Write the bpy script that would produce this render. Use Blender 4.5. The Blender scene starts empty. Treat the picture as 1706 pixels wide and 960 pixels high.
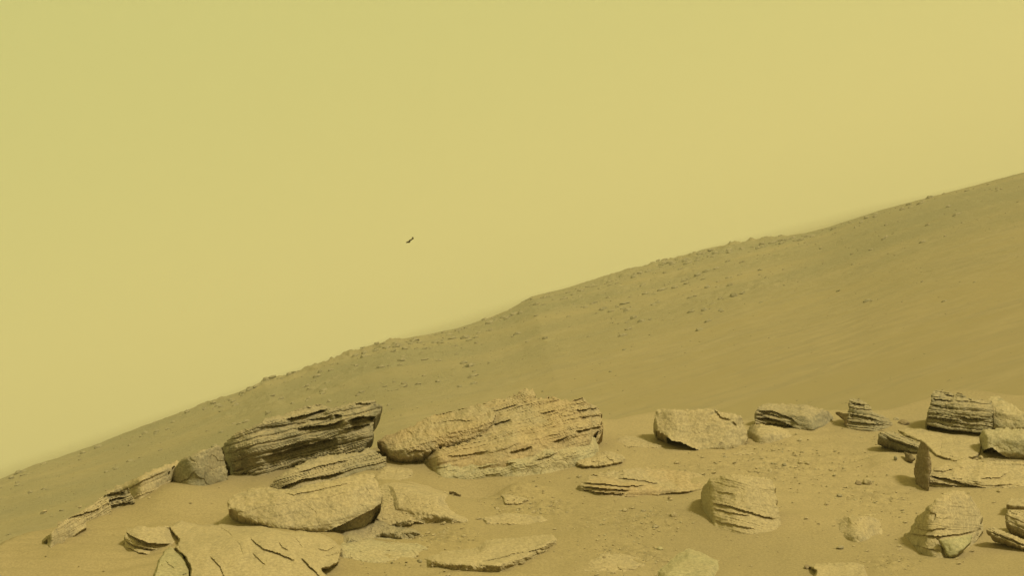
import bpy, math, random
import numpy as np
from mathutils import Matrix, Vector

# ------------------------------------------------------------------ camera frame
# Slope frame F: X right, Y ahead, Z out of the foreground slope (z = 0 is the sand).
# The camera stands 2 m above the slope, square to it; the slope itself leans, so the
# level far plain shows a leaning horizon.  WORLD turns F into true level.
W, H = 1706, 960
HFOV = math.radians(20.0)
FPX = (W / 2) / math.tan(HFOV / 2)
PITCH = math.radians(13.0)
CAM_F = np.array([0.0, 0.0, 2.0])
R_ = np.array([1.0, 0.0, 0.0])
U_ = np.array([0.0, math.sin(PITCH), math.cos(PITCH)])
F_ = np.array([0.0, math.cos(PITCH), -math.sin(PITCH)])
_n = R_ * -0.298 + U_ * 1.0 + F_ * (38.0 / FPX)         # true vertical, written in F
_n /= np.linalg.norm(_n)
_y = F_ - _n * F_.dot(_n); _y /= np.linalg.norm(_y)
_x = np.cross(_y, _n)
ROT = np.array([_x, _y, _n])                             # F -> level world
CAM_W = np.array([0.0, 0.0, 2.0])
def to_world(p): return (np.asarray(p) - CAM_F) @ ROT.T + CAM_W
WORLD = Matrix([list(ROT[i]) + [float((CAM_W - ROT @ CAM_F)[i])] for i in range(3)] + [[0, 0, 0, 1]])

scene = bpy.context.scene
col = scene.collection
cam_d = bpy.data.cameras.new('camera'); cam = bpy.data.objects.new('camera', cam_d); col.objects.link(cam)
cam_d.sensor_width = 36.0; cam_d.lens = 18.0 / math.tan(HFOV / 2)
cam_d.clip_start = 0.05; cam_d.clip_end = 20000
cr, cu, cf = ROT @ R_, ROT @ U_, ROT @ F_
cam.matrix_world = Matrix([[cr[i], cu[i], -cf[i], CAM_W[i]] for i in range(3)] + [[0, 0, 0, 1]])
scene.camera = cam

# ------------------------------------------------------------------ sun and dusty sky
SUN_F = np.array([0.46, -0.34, 0.82]); SUN_F /= np.linalg.norm(SUN_F)
SUN_W = ROT @ SUN_F
sun_el = math.asin(SUN_W[2]); sun_az = math.atan2(SUN_W[0], SUN_W[1])
sd = bpy.data.lights.new('sun', 'SUN'); sd.energy = 4.5; sd.angle = math.radians(8.0); sd.color = (1.0, 0.90, 0.60)
sun = bpy.data.objects.new('sun', sd); col.objects.link(sun)
sun.rotation_euler = Vector((-SUN_W[0], -SUN_W[1], -SUN_W[2])).to_track_quat('-Z', 'Y').to_euler()

world = bpy.data.worlds.new('World'); scene.world = world; world.use_nodes = True
wn, wl = world.node_tree.nodes, world.node_tree.links
wn.clear()
w_out = wn.new('ShaderNodeOutputWorld'); w_bg = wn.new('ShaderNodeBackground')
w_sky = wn.new('ShaderNodeTexSky'); w_sky.sky_type = 'NISHITA'; w_sky.sun_disc = False
w_sky.sun_elevation = sun_el; w_sky.sun_rotation = sun_az
w_sky.dust_density = 6.0; w_sky.air_density = 1.0; w_sky.altitude = 0
w_tc = wn.new('ShaderNodeTexCoord')
w_dot = wn.new('ShaderNodeVectorMath'); w_dot.operation = 'DOT_PRODUCT'
w_dot.inputs[1].default_value = tuple(SUN_W)
w_mr = wn.new('ShaderNodeMapRange'); w_mr.interpolation_type = 'SMOOTHSTEP'
w_mr.inputs['From Min'].default_value = -0.45; w_mr.inputs['From Max'].default_value = 0.75
w_ramp = wn.new('ShaderNodeMix'); w_ramp.data_type = 'RGBA'
w_ramp.inputs['A'].default_value = (5.5, 5.6, 1.85, 1); w_ramp.inputs['B'].default_value = (9.75, 8.3, 2.65, 1)
w_tint = wn.new('ShaderNodeMix'); w_tint.data_type = 'RGBA'; w_tint.blend_type = 'MULTIPLY'
w_tint.inputs['Factor'].default_value = 1.0; w_tint.inputs['B'].default_value = (1.1, 1.0, 0.34, 1)
w_mix = wn.new('ShaderNodeMix'); w_mix.data_type = 'RGBA'; w_mix.inputs['Factor'].default_value = 0.93
wl.new(w_tc.outputs['Generated'], w_dot.inputs[0]); wl.new(w_dot.outputs['Value'], w_mr.inputs['Value'])
wl.new(w_mr.outputs['Result'], w_ramp.inputs['Factor'])
wl.new(w_sky.outputs['Color'], w_tint.inputs['A'])
wl.new(w_tint.outputs['Result'], w_mix.inputs['A']); wl.new(w_ramp.outputs['Result'], w_mix.inputs['B'])
wl.new(w_mix.outputs['Result'], w_bg.inputs['Color']); w_bg.inputs['Strength'].default_value = 0.1
wl.new(w_bg.outputs['Background'], w_out.inputs['Surface'])

scene.view_settings.view_transform = 'Standard'; scene.view_settings.look = 'None'
scene.view_settings.exposure = 0.0; scene.view_settings.gamma = 1.0
scene.view_settings.use_curve_mapping = False
scene.cycles.use_denoising = True
scene.cycles.max_bounces = 6; scene.cycles.volume_bounces = 1

# ------------------------------------------------------------------ noise
_rng = np.random.RandomState(7)
_perm = _rng.permutation(4096); _grad = _rng.rand(4096) * 2 * np.pi
_gx, _gy = np.cos(_grad), np.sin(_grad)
def _h(i, j): return _perm[(_perm[i & 4095] + j) & 4095]
def perlin(x, y):
    x = np.asarray(x, float); y = np.asarray(y, float)
    i, j = np.floor(x).astype(np.int64), np.floor(y).astype(np.int64)
    fx, fy = x - i, y - j
    u, v = fx * fx * fx * (fx * (fx * 6 - 15) + 10), fy * fy * fy * (fy * (fy * 6 - 15) + 10)
    def g(a, b, dx, dy):
        h = _h(a, b); return _gx[h] * dx + _gy[h] * dy
    a = g(i, j, fx, fy); b = g(i + 1, j, fx - 1, fy)
    c = g(i, j + 1, fx, fy - 1); d = g(i + 1, j + 1, fx - 1, fy - 1)
    return 1.4 * ((a * (1 - u) + b * u) * (1 - v) + (c * (1 - u) + d * u) * v)
def fbm(x, y, octaves=4, gain=0.5):
    s, a, f, t = 0, 1.0, 1.0, 0
    for k in range(octaves):
        s = s + a * perlin(x * f + 17.3 * k, y * f - 9.1 * k); t += a; a *= gain; f *= 2.03
    return s / t
def worley(x, y, seed=0):
    """distance to the nearest and second cell point, and the nearest cell's number"""
    i, j = np.floor(x).astype(np.int64), np.floor(y).astype(np.int64)
    d1 = np.full(x.shape, 9.0); d2 = np.full(x.shape, 9.0); cid = np.zeros(x.shape, np.int64)
    for a in (-1, 0, 1):
        for b in (-1, 0, 1):
            h = _h(i + a + seed * 31, j + b); h2 = _perm[(h + 977) & 4095]
            d = np.hypot(i + a + h / 4096.0 - x, j + b + h2 / 4096.0 - y)
            near = d < d1
            d2 = np.where(near, d1, np.minimum(d2, d)); cid = np.where(near, h, cid); d1 = np.where(near, d, d1)
    return d1, d2, cid
def sstep(a, b, x):
    t = np.clip((x - a) / (b - a), 0, 1); return t * t * (3 - 2 * t)

# ------------------------------------------------------------------ pixel rays of the photograph -> F
def ray(px, py):
    u = (np.asarray(px, float) - W / 2) / FPX; v = (H / 2 - np.asarray(py, float)) / FPX
    d = u[..., None] * R_ + v[..., None] * U_ + F_
    return d / np.linalg.norm(d, axis=-1, keepdims=True)
def plane_xy(px, py):
    d = ray(px, py); t = -CAM_F[2] / d[..., 2]
    return d[..., 0] * t, d[..., 1] * t

# sand relief on the slope: (px, py, height m, half-size across px, half-size along px in the picture)
MOUNDS = [(300, 835, .030, 70, 26), (150, 930, .015, 90, 20), (800, 812, -.035, 60, 14), (865, 822, .030, 50, 9),
          (1490, 778, .022, 45, 14), (1340, 870, .012, 90, 10),
          (1120, 820, -.012, 60, 12), (1150, 870, .010, 80, 14), (660, 890, -.02, 60, 14), (720, 850, .035, 70, 24), (1480, 880, -.012, 40, 16),
          (1000, 900, .012, 80, 16), (650, 830, .03, 60, 20), (980, 765, .02, 70, 14), (450, 930, .04, 140, 40)]
_mx = []
for (a, b, hh, sx, sy) in MOUNDS:
    x0, y0 = plane_xy(np.array(a), np.array(b)); y1 = plane_xy(np.array(a), np.array(b - sy))[1]
    _mx.append((float(x0), float(y0), hh, sx * y0 / FPX, abs(float(y1 - y0))))
def sand_height(x, y):
    z = 0.012 * fbm(x * 1.6, y * 1.1, 3) + 0.0065 * fbm(x * 5 + 5, y * 3, 3)
    for (x0, y0, hh, sx, sy) in _mx:
        z = z + hh * np.exp(-((x - x0) / sx) ** 2 - ((y - y0) / sy) ** 2)
    return z
GRIT_SPOTS = [(1320, 770, 110, 34), (1040, 870, 100, 26), (1060, 930, 90, 20), (900, 850, 80, 16), (1250, 745, 60, 10), (1440, 830, 70, 24),
              (1500, 940, 60, 16), (860, 835, 50, 12), (740, 900, 60, 16), (1640, 760, 60, 16), (620, 920, 60, 22), (1180, 780, 60, 12)]
_gr = []
for (a, b, sx, sy) in GRIT_SPOTS:
    x0, y0 = plane_xy(np.array(a), np.array(b)); y1 = plane_xy(np.array(a), np.array(b - sy))[1]
    _gr.append((float(x0), float(y0), sx * y0 / FPX, abs(float(y1 - y0))))
def grit_mask(x, y):
    g = np.zeros_like(x)
    for (x0, y0, sx, sy) in _gr:
        g = np.maximum(g, np.exp(-((x - x0) / sx) ** 2 - ((y - y0) / sy) ** 2))
    return np.clip(g * (0.75 + 0.9 * fbm(x * 5, y * 4, 3)), 0, 1)

# ------------------------------------------------------------------ materials
def new_mat(name):
    m = bpy.data.materials.new(name); m.use_nodes = True
    nt = m.node_tree; nt.nodes.clear()
    out = nt.nodes.new('ShaderNodeOutputMaterial'); b = nt.nodes.new('ShaderNodeBsdfPrincipled')
    b.inputs['Roughness'].default_value = 0.95; b.inputs['Specular IOR Level'].default_value = 0.12
    nt.links.new(b.outputs[0], out.inputs['Surface'])
    return m, nt, b
def nd(nt, kind, **kw):
    n = nt.nodes.new(kind)
    for k, v in kw.items():
        if k in n.inputs: n.inputs[k].default_value = v
        else: setattr(n, k, v)
    return n
def mixc(nt, fac, a, b, blend='MIX'):
    n = nt.nodes.new('ShaderNodeMix'); n.data_type = 'RGBA'; n.blend_type = blend
    for key, v in (('Factor', fac), ('A', a), ('B', b)):
        if hasattr(v, 'links'): nt.links.new(v, n.inputs[key])
        else: n.inputs[key].default_value = v if not isinstance(v, tuple) else (*v, 1)
    return n.outputs['Result']
def ramp(nt, src, lo, hi):
    n = nt.nodes.new('ShaderNodeMapRange'); n.interpolation_type = 'SMOOTHSTEP'
    n.inputs['From Min'].default_value = lo; n.inputs['From Max'].default_value = hi
    nt.links.new(src, n.inputs['Value']); return n.outputs['Result']

SAND = (0.270, 0.210, 0.116)
def rock_material(name, base, other, dust=0.55, speck=0.24):
    m, nt, b = new_mat(name)
    tc = nd(nt, 'ShaderNodeTexCoord')
    n1 = nd(nt, 'ShaderNodeTexNoise', Scale=9.0, Detail=4.0, Roughness=0.6)
    n2 = nd(nt, 'ShaderNodeTexNoise', Scale=150.0, Detail=3.0, Roughness=0.7)
    n3 = nd(nt, 'ShaderNodeTexNoise', Scale=32.0, Detail=5.0, Roughness=0.65)
    for n in (n1, n2, n3): nt.links.new(tc.outputs['Object'], n.inputs['Vector'])
    c = mixc(nt, ramp(nt, n1.outputs['Fac'], 0.36, 0.64), base, other)
    c = mixc(nt, ramp(nt, n3.outputs['Fac'], 0.50, 0.72), c, tuple(v * 0.72 for v in base))
    geo = nd(nt, 'ShaderNodeNewGeometry')
    dot = nd(nt, 'ShaderNodeVectorMath', operation='DOT_PRODUCT'); nt.links.new(geo.outputs['Normal'], dot.inputs[0])
    dot.inputs[1].default_value = tuple(ROT @ np.array([0, 0, 1.0]))
    up = ramp(nt, dot.outputs['Value'], 0.15, 0.95)
    k = nd(nt, 'ShaderNodeMath', operation='MULTIPLY'); nt.links.new(up, k.inputs[0])
    k2 = nd(nt, 'ShaderNodeMapRange'); nt.links.new(n3.outputs['Fac'], k2.inputs['Value'])
    k2.inputs['From Min'].default_value = 0.3; k2.inputs['From Max'].default_value = 0.7
    k2.inputs['To Min'].default_value = dust * 1.25; k2.inputs['To Max'].default_value = dust * 0.6
    nt.links.new(k2.outputs['Result'], k.inputs[1])
    c = mixc(nt, k.outputs[0], c, tuple(v * 1.06 for v in SAND))
    sp = ramp(nt, n2.outputs['Fac'], 0.30, 0.72)
    g = mixc(nt, sp, (1 - speck, 1 - speck, 1 - speck), (1 + speck * 0.55,) * 3)
    c = mixc(nt, 1.0, c, g, 'MULTIPLY')
    nt.links.new(c, b.inputs['Base Color'])
    bm = nd(nt, 'ShaderNodeBump', Strength=0.4, Distance=0.0025)
    nt.links.new(n2.outputs['Fac'], bm.inputs['Height']); nt.links.new(bm.outputs[0], b.inputs['Normal'])
    return m
M_TAN = rock_material('tan_rock', (0.315, 0.272, 0.174), (0.331, 0.277, 0.168))
M_GREY = rock_material('olive_grey_rock', (0.209, 0.193, 0.133), (0.258, 0.224, 0.145), 0.45)
M_PALE = rock_material('pale_rock', (0.336, 0.284, 0.171), (0.312, 0.265, 0.162), 0.5, 0.2)
M_GREEN = rock_material('pale_green_rock', (0.298, 0.284, 0.166), (0.290, 0.262, 0.152), 0.4, 0.22)
M_RUST = rock_material('orange_dusted_rock', (0.316, 0.244, 0.138), (0.276, 0.240, 0.156), 0.5)
M_OLIVE = rock_material('olive_rock', (0.296, 0.272, 0.174), (0.322, 0.278, 0.172), 0.4)
M_RUBBLE = rock_material('shade_dark_rubble', (0.186, 0.170, 0.106), (0.221, 0.193, 0.122), 0.15)  # dark tone stands in for the shadows of the crest ledges
M_BROWN = rock_material('brown_rock', (0.172, 0.138, 0.085), (0.199, 0.151, 0.094), 0.3)

def sand_material():
    m, nt, b = new_mat('dusty_sand')
    tc = nd(nt, 'ShaderNodeTexCoord')
    at = nd(nt, 'ShaderNodeAttribute', attribute_name='grit')
    n1 = nd(nt, 'ShaderNodeTexNoise', Scale=1.3, Detail=6.0, Roughness=0.6)
    n2 = nd(nt, 'ShaderNodeTexNoise', Scale=190.0, Detail=3.0, Roughness=0.75)
    n3 = nd(nt, 'ShaderNodeTexNoise', Scale=0.28, Detail=9.0, Roughness=0.68)
    n4 = nd(nt, 'ShaderNodeTexNoise', Scale=45.0, Detail=4.0, Roughness=0.7)
    for n in (n1, n2, n3, n4): nt.links.new(tc.outputs['Object'], n.inputs['Vector'])
    c = mixc(nt, ramp(nt, n1.outputs['Fac'], 0.35, 0.65), (0.218, 0.178, 0.101), (0.264, 0.212, 0.118))
    c = mixc(nt, ramp(nt, n3.outputs['Fac'], 0.38, 0.62), c, (0.241, 0.193, 0.100))
    ar = nd(nt, 'ShaderNodeAttribute', attribute_name='rocky')
    c = mixc(nt, ar.outputs['Fac'], c, (0.228, 0.201, 0.116))
    g = mixc(nt, ramp(nt, n2.outputs['Fac'], 0.3, 0.7), (0.86,) * 3, (1.10,) * 3)
    c = mixc(nt, 1.0, c, g, 'MULTIPLY')
    g2 = mixc(nt, ramp(nt, n4.outputs['Fac'], 0.35, 0.68), (0.78,) * 3, (1.22,) * 3)
    c = mixc(nt, at.outputs['Fac'], c, mixc(nt, 1.0, c, g2, 'MULTIPLY'))
    nt.links.new(c, b.inputs['Base Color'])
    n5 = nd(nt, 'ShaderNodeTexNoise', Scale=2.2, Detail=8.0, Roughness=0.72); nt.links.new(tc.outputs['Object'], n5.inputs['Vector'])
    mm = nd(nt, 'ShaderNodeMath', operation='MULTIPLY'); nt.links.new(n5.outputs['Fac'], mm.inputs[0]); nt.links.new(ar.outputs['Fac'], mm.inputs[1])
    b0 = nd(nt, 'ShaderNodeBump', Strength=0.8, Distance=0.28); nt.links.new(mm.outputs[0], b0.inputs['Height'])
    bm = nd(nt, 'ShaderNodeBump', Strength=0.35, Distance=0.003)
    nt.links.new(b0.outputs[0], bm.inputs['Normal'])
    nt.links.new(n2.outputs['Fac'], bm.inputs['Height']); nt.links.new(bm.outputs[0], b.inputs['Normal'])
    return m
M_SAND = sand_material()

# ------------------------------------------------------------------ mesh helpers
def build_mesh(name, verts, faces, mat, smooth=False):
    me = bpy.data.meshes.new(name)
    verts = np.ascontiguousarray(verts, np.float32); faces = np.ascontiguousarray(faces, np.int32)
    k = faces.shape[1]
    me.vertices.add(len(verts)); me.vertices.foreach_set('co', verts.ravel())
    me.loops.add(faces.size); me.loops.foreach_set('vertex_index', faces.ravel())
    me.polygons.add(len(faces)); me.polygons.foreach_set('loop_start', np.arange(0, faces.size, k, dtype=np.int32))
    me.polygons.foreach_set('loop_total', np.full(len(faces), k, np.int32))
    me.update(calc_edges=True); me.validate()
    me.polygons.foreach_set('use_smooth', np.full(len(me.polygons), smooth))
    if mat: me.materials.append(mat)
    return me
def link(name, data, parent=None):
    o = bpy.data.objects.new(name, data); col.objects.link(o)
    if parent: o.parent = parent
    return o
def tag(o, label, cat, group=None):
    o['kind'] = 'thing'; o['label'] = label; o['category'] = cat
    if group: o['group'] = group
    return o

# ------------------------------------------------------------------ ground: one sheet, foreground slope to the far plain
def az_el(px, py):
    d = ray(px, py) @ ROT.T
    return np.arctan2(d[..., 0], d[..., 1]), np.arctan2(d[..., 2], np.hypot(d[..., 0], d[..., 1]))
RIDGE = [(-500, 960), (-200, 868), (0, 800), (60, 776), (150, 746), (250, 707), (350, 670), (400, 653), (440, 634), (466, 630), (540, 606), (600, 584),
         (640, 572), (700, 562), (760, 549), (820, 529), (850, 516), (885, 496), (950, 479), (1020, 458), (1100, 437), (1160, 421), (1200, 411),
         (1280, 399), (1340, 389), (1380, 379), (1420, 366), (1480, 347), (1560, 325), (1640, 305), (1706, 288), (1950, 222), (2300, 122)]
FAR_RIDGE = [(-500, 925), (0, 772), (200, 706), (400, 642), (620, 567), (760, 524), (850, 498), (1030, 450), (1190, 404), (1340, 364), (1450, 338), (1560, 316), (1706, 282), (2300, 110)]
CREST = [(-900, 1200), (-300, 1010), (0, 930), (65, 902), (130, 872), (200, 836), (290, 800), (370, 785), (450, 775), (560, 765), (640, 752), (760, 730), (900, 712), (1010, 700),
         (1090, 692), (1240, 690), (1400, 688), (1540, 676), (1620, 664), (1706, 654), (2000, 640), (2600, 630)]
def curve_el(pts):
    p = np.array(pts, float); a, e = az_el(p[:, 0], p[:, 1]); return a, e
ra, re = curve_el(RIDGE); fa, fe = curve_el(FAR_RIDGE)
cx, cy = np.array(CREST, float).T
gx, gy = plane_xy(cx, cy)
cw = to_world(np.stack([gx, gy, np.zeros_like(gx)], -1))
c_az, c_r = np.arctan2(cw[:, 0], cw[:, 1]), np.hypot(cw[:, 0], cw[:, 1])
NF = ROT @ np.array([0, 0, 1.0]); P0W = to_world(np.array([0, 0, 0.0]))
def ridge_dist(az): return 115 + 20 * np.sin(az * 9 + 1.0) + 9 * np.sin(az * 31)
def far_height(az, r):
    """height of the plain, the low hill and the far ridge, relative to the camera"""
    e1 = np.interp(az, ra, re); e2 = np.interp(az, fa, fe)
    Rc = ridge_dist(az)
    zc = Rc * np.tan(e1)
    t = r / Rc
    plain = -2.5 - 0.012 * np.minimum(r, 120) * 0.0 + 0.30 * sstep(15, 70, r)
    face = sstep(0.42, 1.0, t) ** 1.0
    z = plain + (zc - plain) * (0.55 * np.clip((t - 0.25) / 0.75, 0, 1) + 0.45 * face)
    s2 = sstep(math.log(220), math.log(4500), np.log(np.maximum(r, 1))) ** 0.65
    el = e1 - 0.003 * sstep(1.0, 1.35, t) + (e2 - e1 + 0.003) * s2
    z = np.where(t > 1, np.minimum(r, 4500) * np.tan(el) - np.clip(r - 4500, 0, None) * 0.02, z)
    return z
def far_rough(x, y, r, t):
    a = sstep(12, 30, r) * (1 - sstep(900, 2500, r))
    z = 0.085 * fbm(x / 7, y / 7, 4) + 0.055 * fbm(x / 1.6, y / 1.6, 4, 0.6) * sstep(0.2, 0.6, t) + 0.6 * sstep(150, 600, r) * fbm(x / 60, y / 60, 4)
    az = np.arctan2(x, y); px_ = W / 2 + FPX * np.tan(np.clip(az, -1.2, 1.2)) * 0.96
    patch = np.interp(px_, [0, 150, 450, 520, 700, 820, 960, 1010, 1260, 1330, 1706], [.25, .3, .9, 1, .8, .5, .8, 1, 1, .35, .3])
    band = np.exp(-((t - 0.955) / 0.035) ** 2) + 0.5 * np.exp(-((t - 0.80) / 0.05) ** 2) + 0.4 * np.exp(-((t - 0.62) / 0.04) ** 2)
    lum = np.abs(fbm(x / 0.9, y / 1.5, 4, 0.65)) + 0.45 * sstep(0.0, 0.06, fbm(x / 3.2, y / 1.8, 3))
    z = z + band * patch * (0.42 * lum - 0.10) * sstep(-.25, .3, fbm(x / 13 + 3, y / 13, 2))
    return z * a
def drift(x, y):
    """sand banked up against the stones"""
    best = np.full(x.shape, 9.0)
    for q in BASES:
        lo, hi = q.min(0) - 0.16, q.max(0) + 0.16
        m = (x > lo[0]) & (x < hi[0]) & (y > lo[1]) & (y < hi[1])
        if not m.any(): continue
        xm, ym = x[m], y[m]; bm_ = best[m]
        for (u, v) in q: bm_ = np.minimum(bm_, np.hypot(xm - u, (ym - v) * 0.8))
        best[m] = bm_
    return 0.0045 * np.exp(-(best / 0.045) ** 2) * np.clip(0.4 + 1.8 * fbm(x * 7, y * 7, 2), 0, 1.6)
def ground_world(az, r):
    x, y = r * np.sin(az), r * np.cos(az)
    zp = P0W[2] - (NF[0] * (x - P0W[0]) + NF[1] * (y - P0W[1])) / NF[2]
    pf = (np.stack([x, y, zp], -1) - CAM_W) @ ROT + CAM_F
    xf, yf = pf[..., 0], pf[..., 1]
    g = grit_mask(xf, yf)
    near_in = (r < 14)
    s = sand_height(xf, yf) + drift(xf, yf)
    rip = 0.0030 * np.sin(yf * 95 + 5 * fbm(xf * 2.2, yf * 2.2, 2) * 3 + xf * 7) * sstep(-0.05, 0.3, fbm(xf * 1.1 + 9, yf * 1.4, 2)) * (1 - g)
    d1, d2, cid = worley(xf * 58, yf * 58)
    grit = g * (0.0045 * np.clip(0.55 - d1, 0, 1) * 2 * ((cid & 7) > 2) + 0.006 * fbm(xf * 40, yf * 40, 3))
    zn = zp + (s + rip + grit) / NF[2]
    rc = np.interp(az, c_az, c_r) + 0.05 * np.sin(az * 60) + 0.04 * np.sin(az * 137 + 2)
    over = np.clip(r - rc, 0, None)
    zn = zn - 1.15 * (np.sqrt(over ** 2 + 0.09 ** 2) - 0.09)
    zfar = CAM_W[2] + far_height(az, r) + far_rough(x, y, r, r / ridge_dist(az))
    wgt = sstep(0, 0.6, over)
    z = np.where(near_in, np.where(over > 0, np.maximum(zn, zfar), zn), zfar)
    tt = r / ridge_dist(az)
    rocky = sstep(0.30, 0.85, tt) * np.clip(0.7 + 1.3 * fbm(x / 12, y / 12, 5, 0.6), 0, 1)
    return x, y, z, g * (1 - wgt), rocky
def make_ground():
    fine = np.arctan(np.arange(-1140, 1141, 3.0) / FPX)
    extra = np.concatenate([np.linspace(fine[-1], math.pi, 46)[1:], ])
    az = np.concatenate([-extra[::-1], fine, extra])
    near = np.concatenate([[0.15, 0.7, 1.4, 2.2, 3.0, 3.7, 4.3], np.arange(4.8, 8.3, 0.0115)])
    far = np.concatenate([np.linspace(8.3, 14, 26)[1:], np.geomspace(14, 34, 30)[1:], np.geomspace(34, 150, 430)[1:], np.geomspace(150, 6000, 110)[1:]])
    r = np.concatenate([near, far])
    A, Rr = np.meshgrid(az, r)
    x, y, z, g, rk = ground_world(A, Rr)
    n, m = len(r), len(az)
    i = np.arange(n * m).reshape(n, m)
    f = np.stack([i[:-1, :-1], i[:-1, 1:], i[1:, 1:], i[1:, :-1]], -1).reshape(-1, 4)
    v = np.stack([x, y, z], -1).reshape(-1, 3)
    me = build_mesh('ground', v, f, M_SAND, True)
    me.attributes.new('grit', 'FLOAT', 'POINT').data.foreach_set('value', g.ravel().astype(np.float32))
    me.attributes.new('rocky', 'FLOAT', 'POINT').data.foreach_set('value', rk.ravel().astype(np.float32))
    o = link('ground', me); o['kind'] = 'structure'
    return o

# ------------------------------------------------------------------ rocks
def poly_inside(px, py, poly):
    ins = np.zeros(px.shape, bool)
    n = len(poly)
    for k in range(n):
        x1, y1 = poly[k]; x2, y2 = poly[(k + 1) % n]
        if y1 == y2: continue
        c = ((y1 > py) != (y2 > py)) & (px < (x2 - x1) * (py - y1) / (y2 - y1) + x1)
        ins ^= c
    return ins
def seg_dist(px, py, a, b):
    dx, dy = b[0] - a[0], b[1] - a[1]; L = dx * dx + dy * dy + 1e-9
    t = ((px - a[0]) * dx + (py - a[1]) * dy) / L; tc = np.clip(t, 0, 1)
    d = np.hypot(px - a[0] - tc * dx, py - a[1] - tc * dy)
    side = dx * (py - a[1]) - dy * (px - a[0])              # > 0 below a line drawn left to right
    return d, side, tc
def poly_dist(px, py, pts, closed):
    best = np.full(px.shape, 1e9); side = np.zeros(px.shape); par = np.zeros(px.shape)
    n = len(pts); segs = n if closed else n - 1
    cum = [0.0]
    for k in range(segs): cum.append(cum[-1] + math.dist(pts[k], pts[(k + 1) % n]))
    for k in range(segs):
        d, s, t = seg_dist(px, py, pts[k], pts[(k + 1) % n])
        m = d < best
        best = np.where(m, d, best); side = np.where(m, s, side)
        par = np.where(m, cum[k] + t * (cum[k + 1] - cum[k]), par)
    return best, side, par, cum[-1]
def strata(px, py, ang, thick, amp, run, seed, warp=3.0):
    """beds of uneven thickness, each broken along its length, in picture units"""
    rs = np.random.RandomState(seed)
    a = math.radians(ang); ca, sa = math.cos(a), math.sin(a)
    p = px * ca - py * sa; q = px * sa + py * ca
    q = q + warp * fbm(p / 55 + seed, q / 45, 3) * 2
    q0 = q.min() - 5
    th = thick * (0.35 + rs.exponential(0.8, 600)); edge = np.cumsum(th)
    i = np.searchsorted(edge, q - q0); lo = np.concatenate([[0], edge])[i]; f = np.clip((q - q0 - lo) / th[i], 0, 1)
    off = rs.rand(700) * 50
    u = p / run + off[i] + 0.35 * perlin(p / 9, q / 9); c = np.floor(u).astype(int)
    rr = rs.rand(700, 64)
    v = rr[i, c % 64]; v2 = rr[i, (c + 1) % 64]; fu = u - c; v = v + (v2 - v) * sstep(0.72, 0.9, fu)
    base = rs.rand(700)[i]
    prof = np.abs(2 * f - 1) ** 5
    return amp * (0.55 * v + 0.45 * base) + amp * 0.5 * prof

class Z:
    """coordinates read off an enlargement of the photograph -> photograph pixels"""
    def __init__(s, x, y, k): s.x, s.y, s.k = x, y, k
    def __call__(s, *pts): return [(s.x + a / s.k, s.y + b / s.k) for a, b in pts]
Z0, Z1, Z2, Z3 = Z(0, 620, 2.823), Z(330, 630, 4.8), Z(180, 780, 3.554), Z(600, 620, 3.967)
Z4, Z5, Z6, Z7, Z8 = Z(560, 770, 3.877), Z(940, 640, 4.374), Z(940, 760, 4.062), Z(1220, 630, 3.510), Z(1320, 720, 4.0)
ZA, ZB, ZC, ZD = Z(50, 740, 4.8), Z(230, 840, 8.0), Z(400, 840, 8.0), Z(1480, 640, 6.858)

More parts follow.
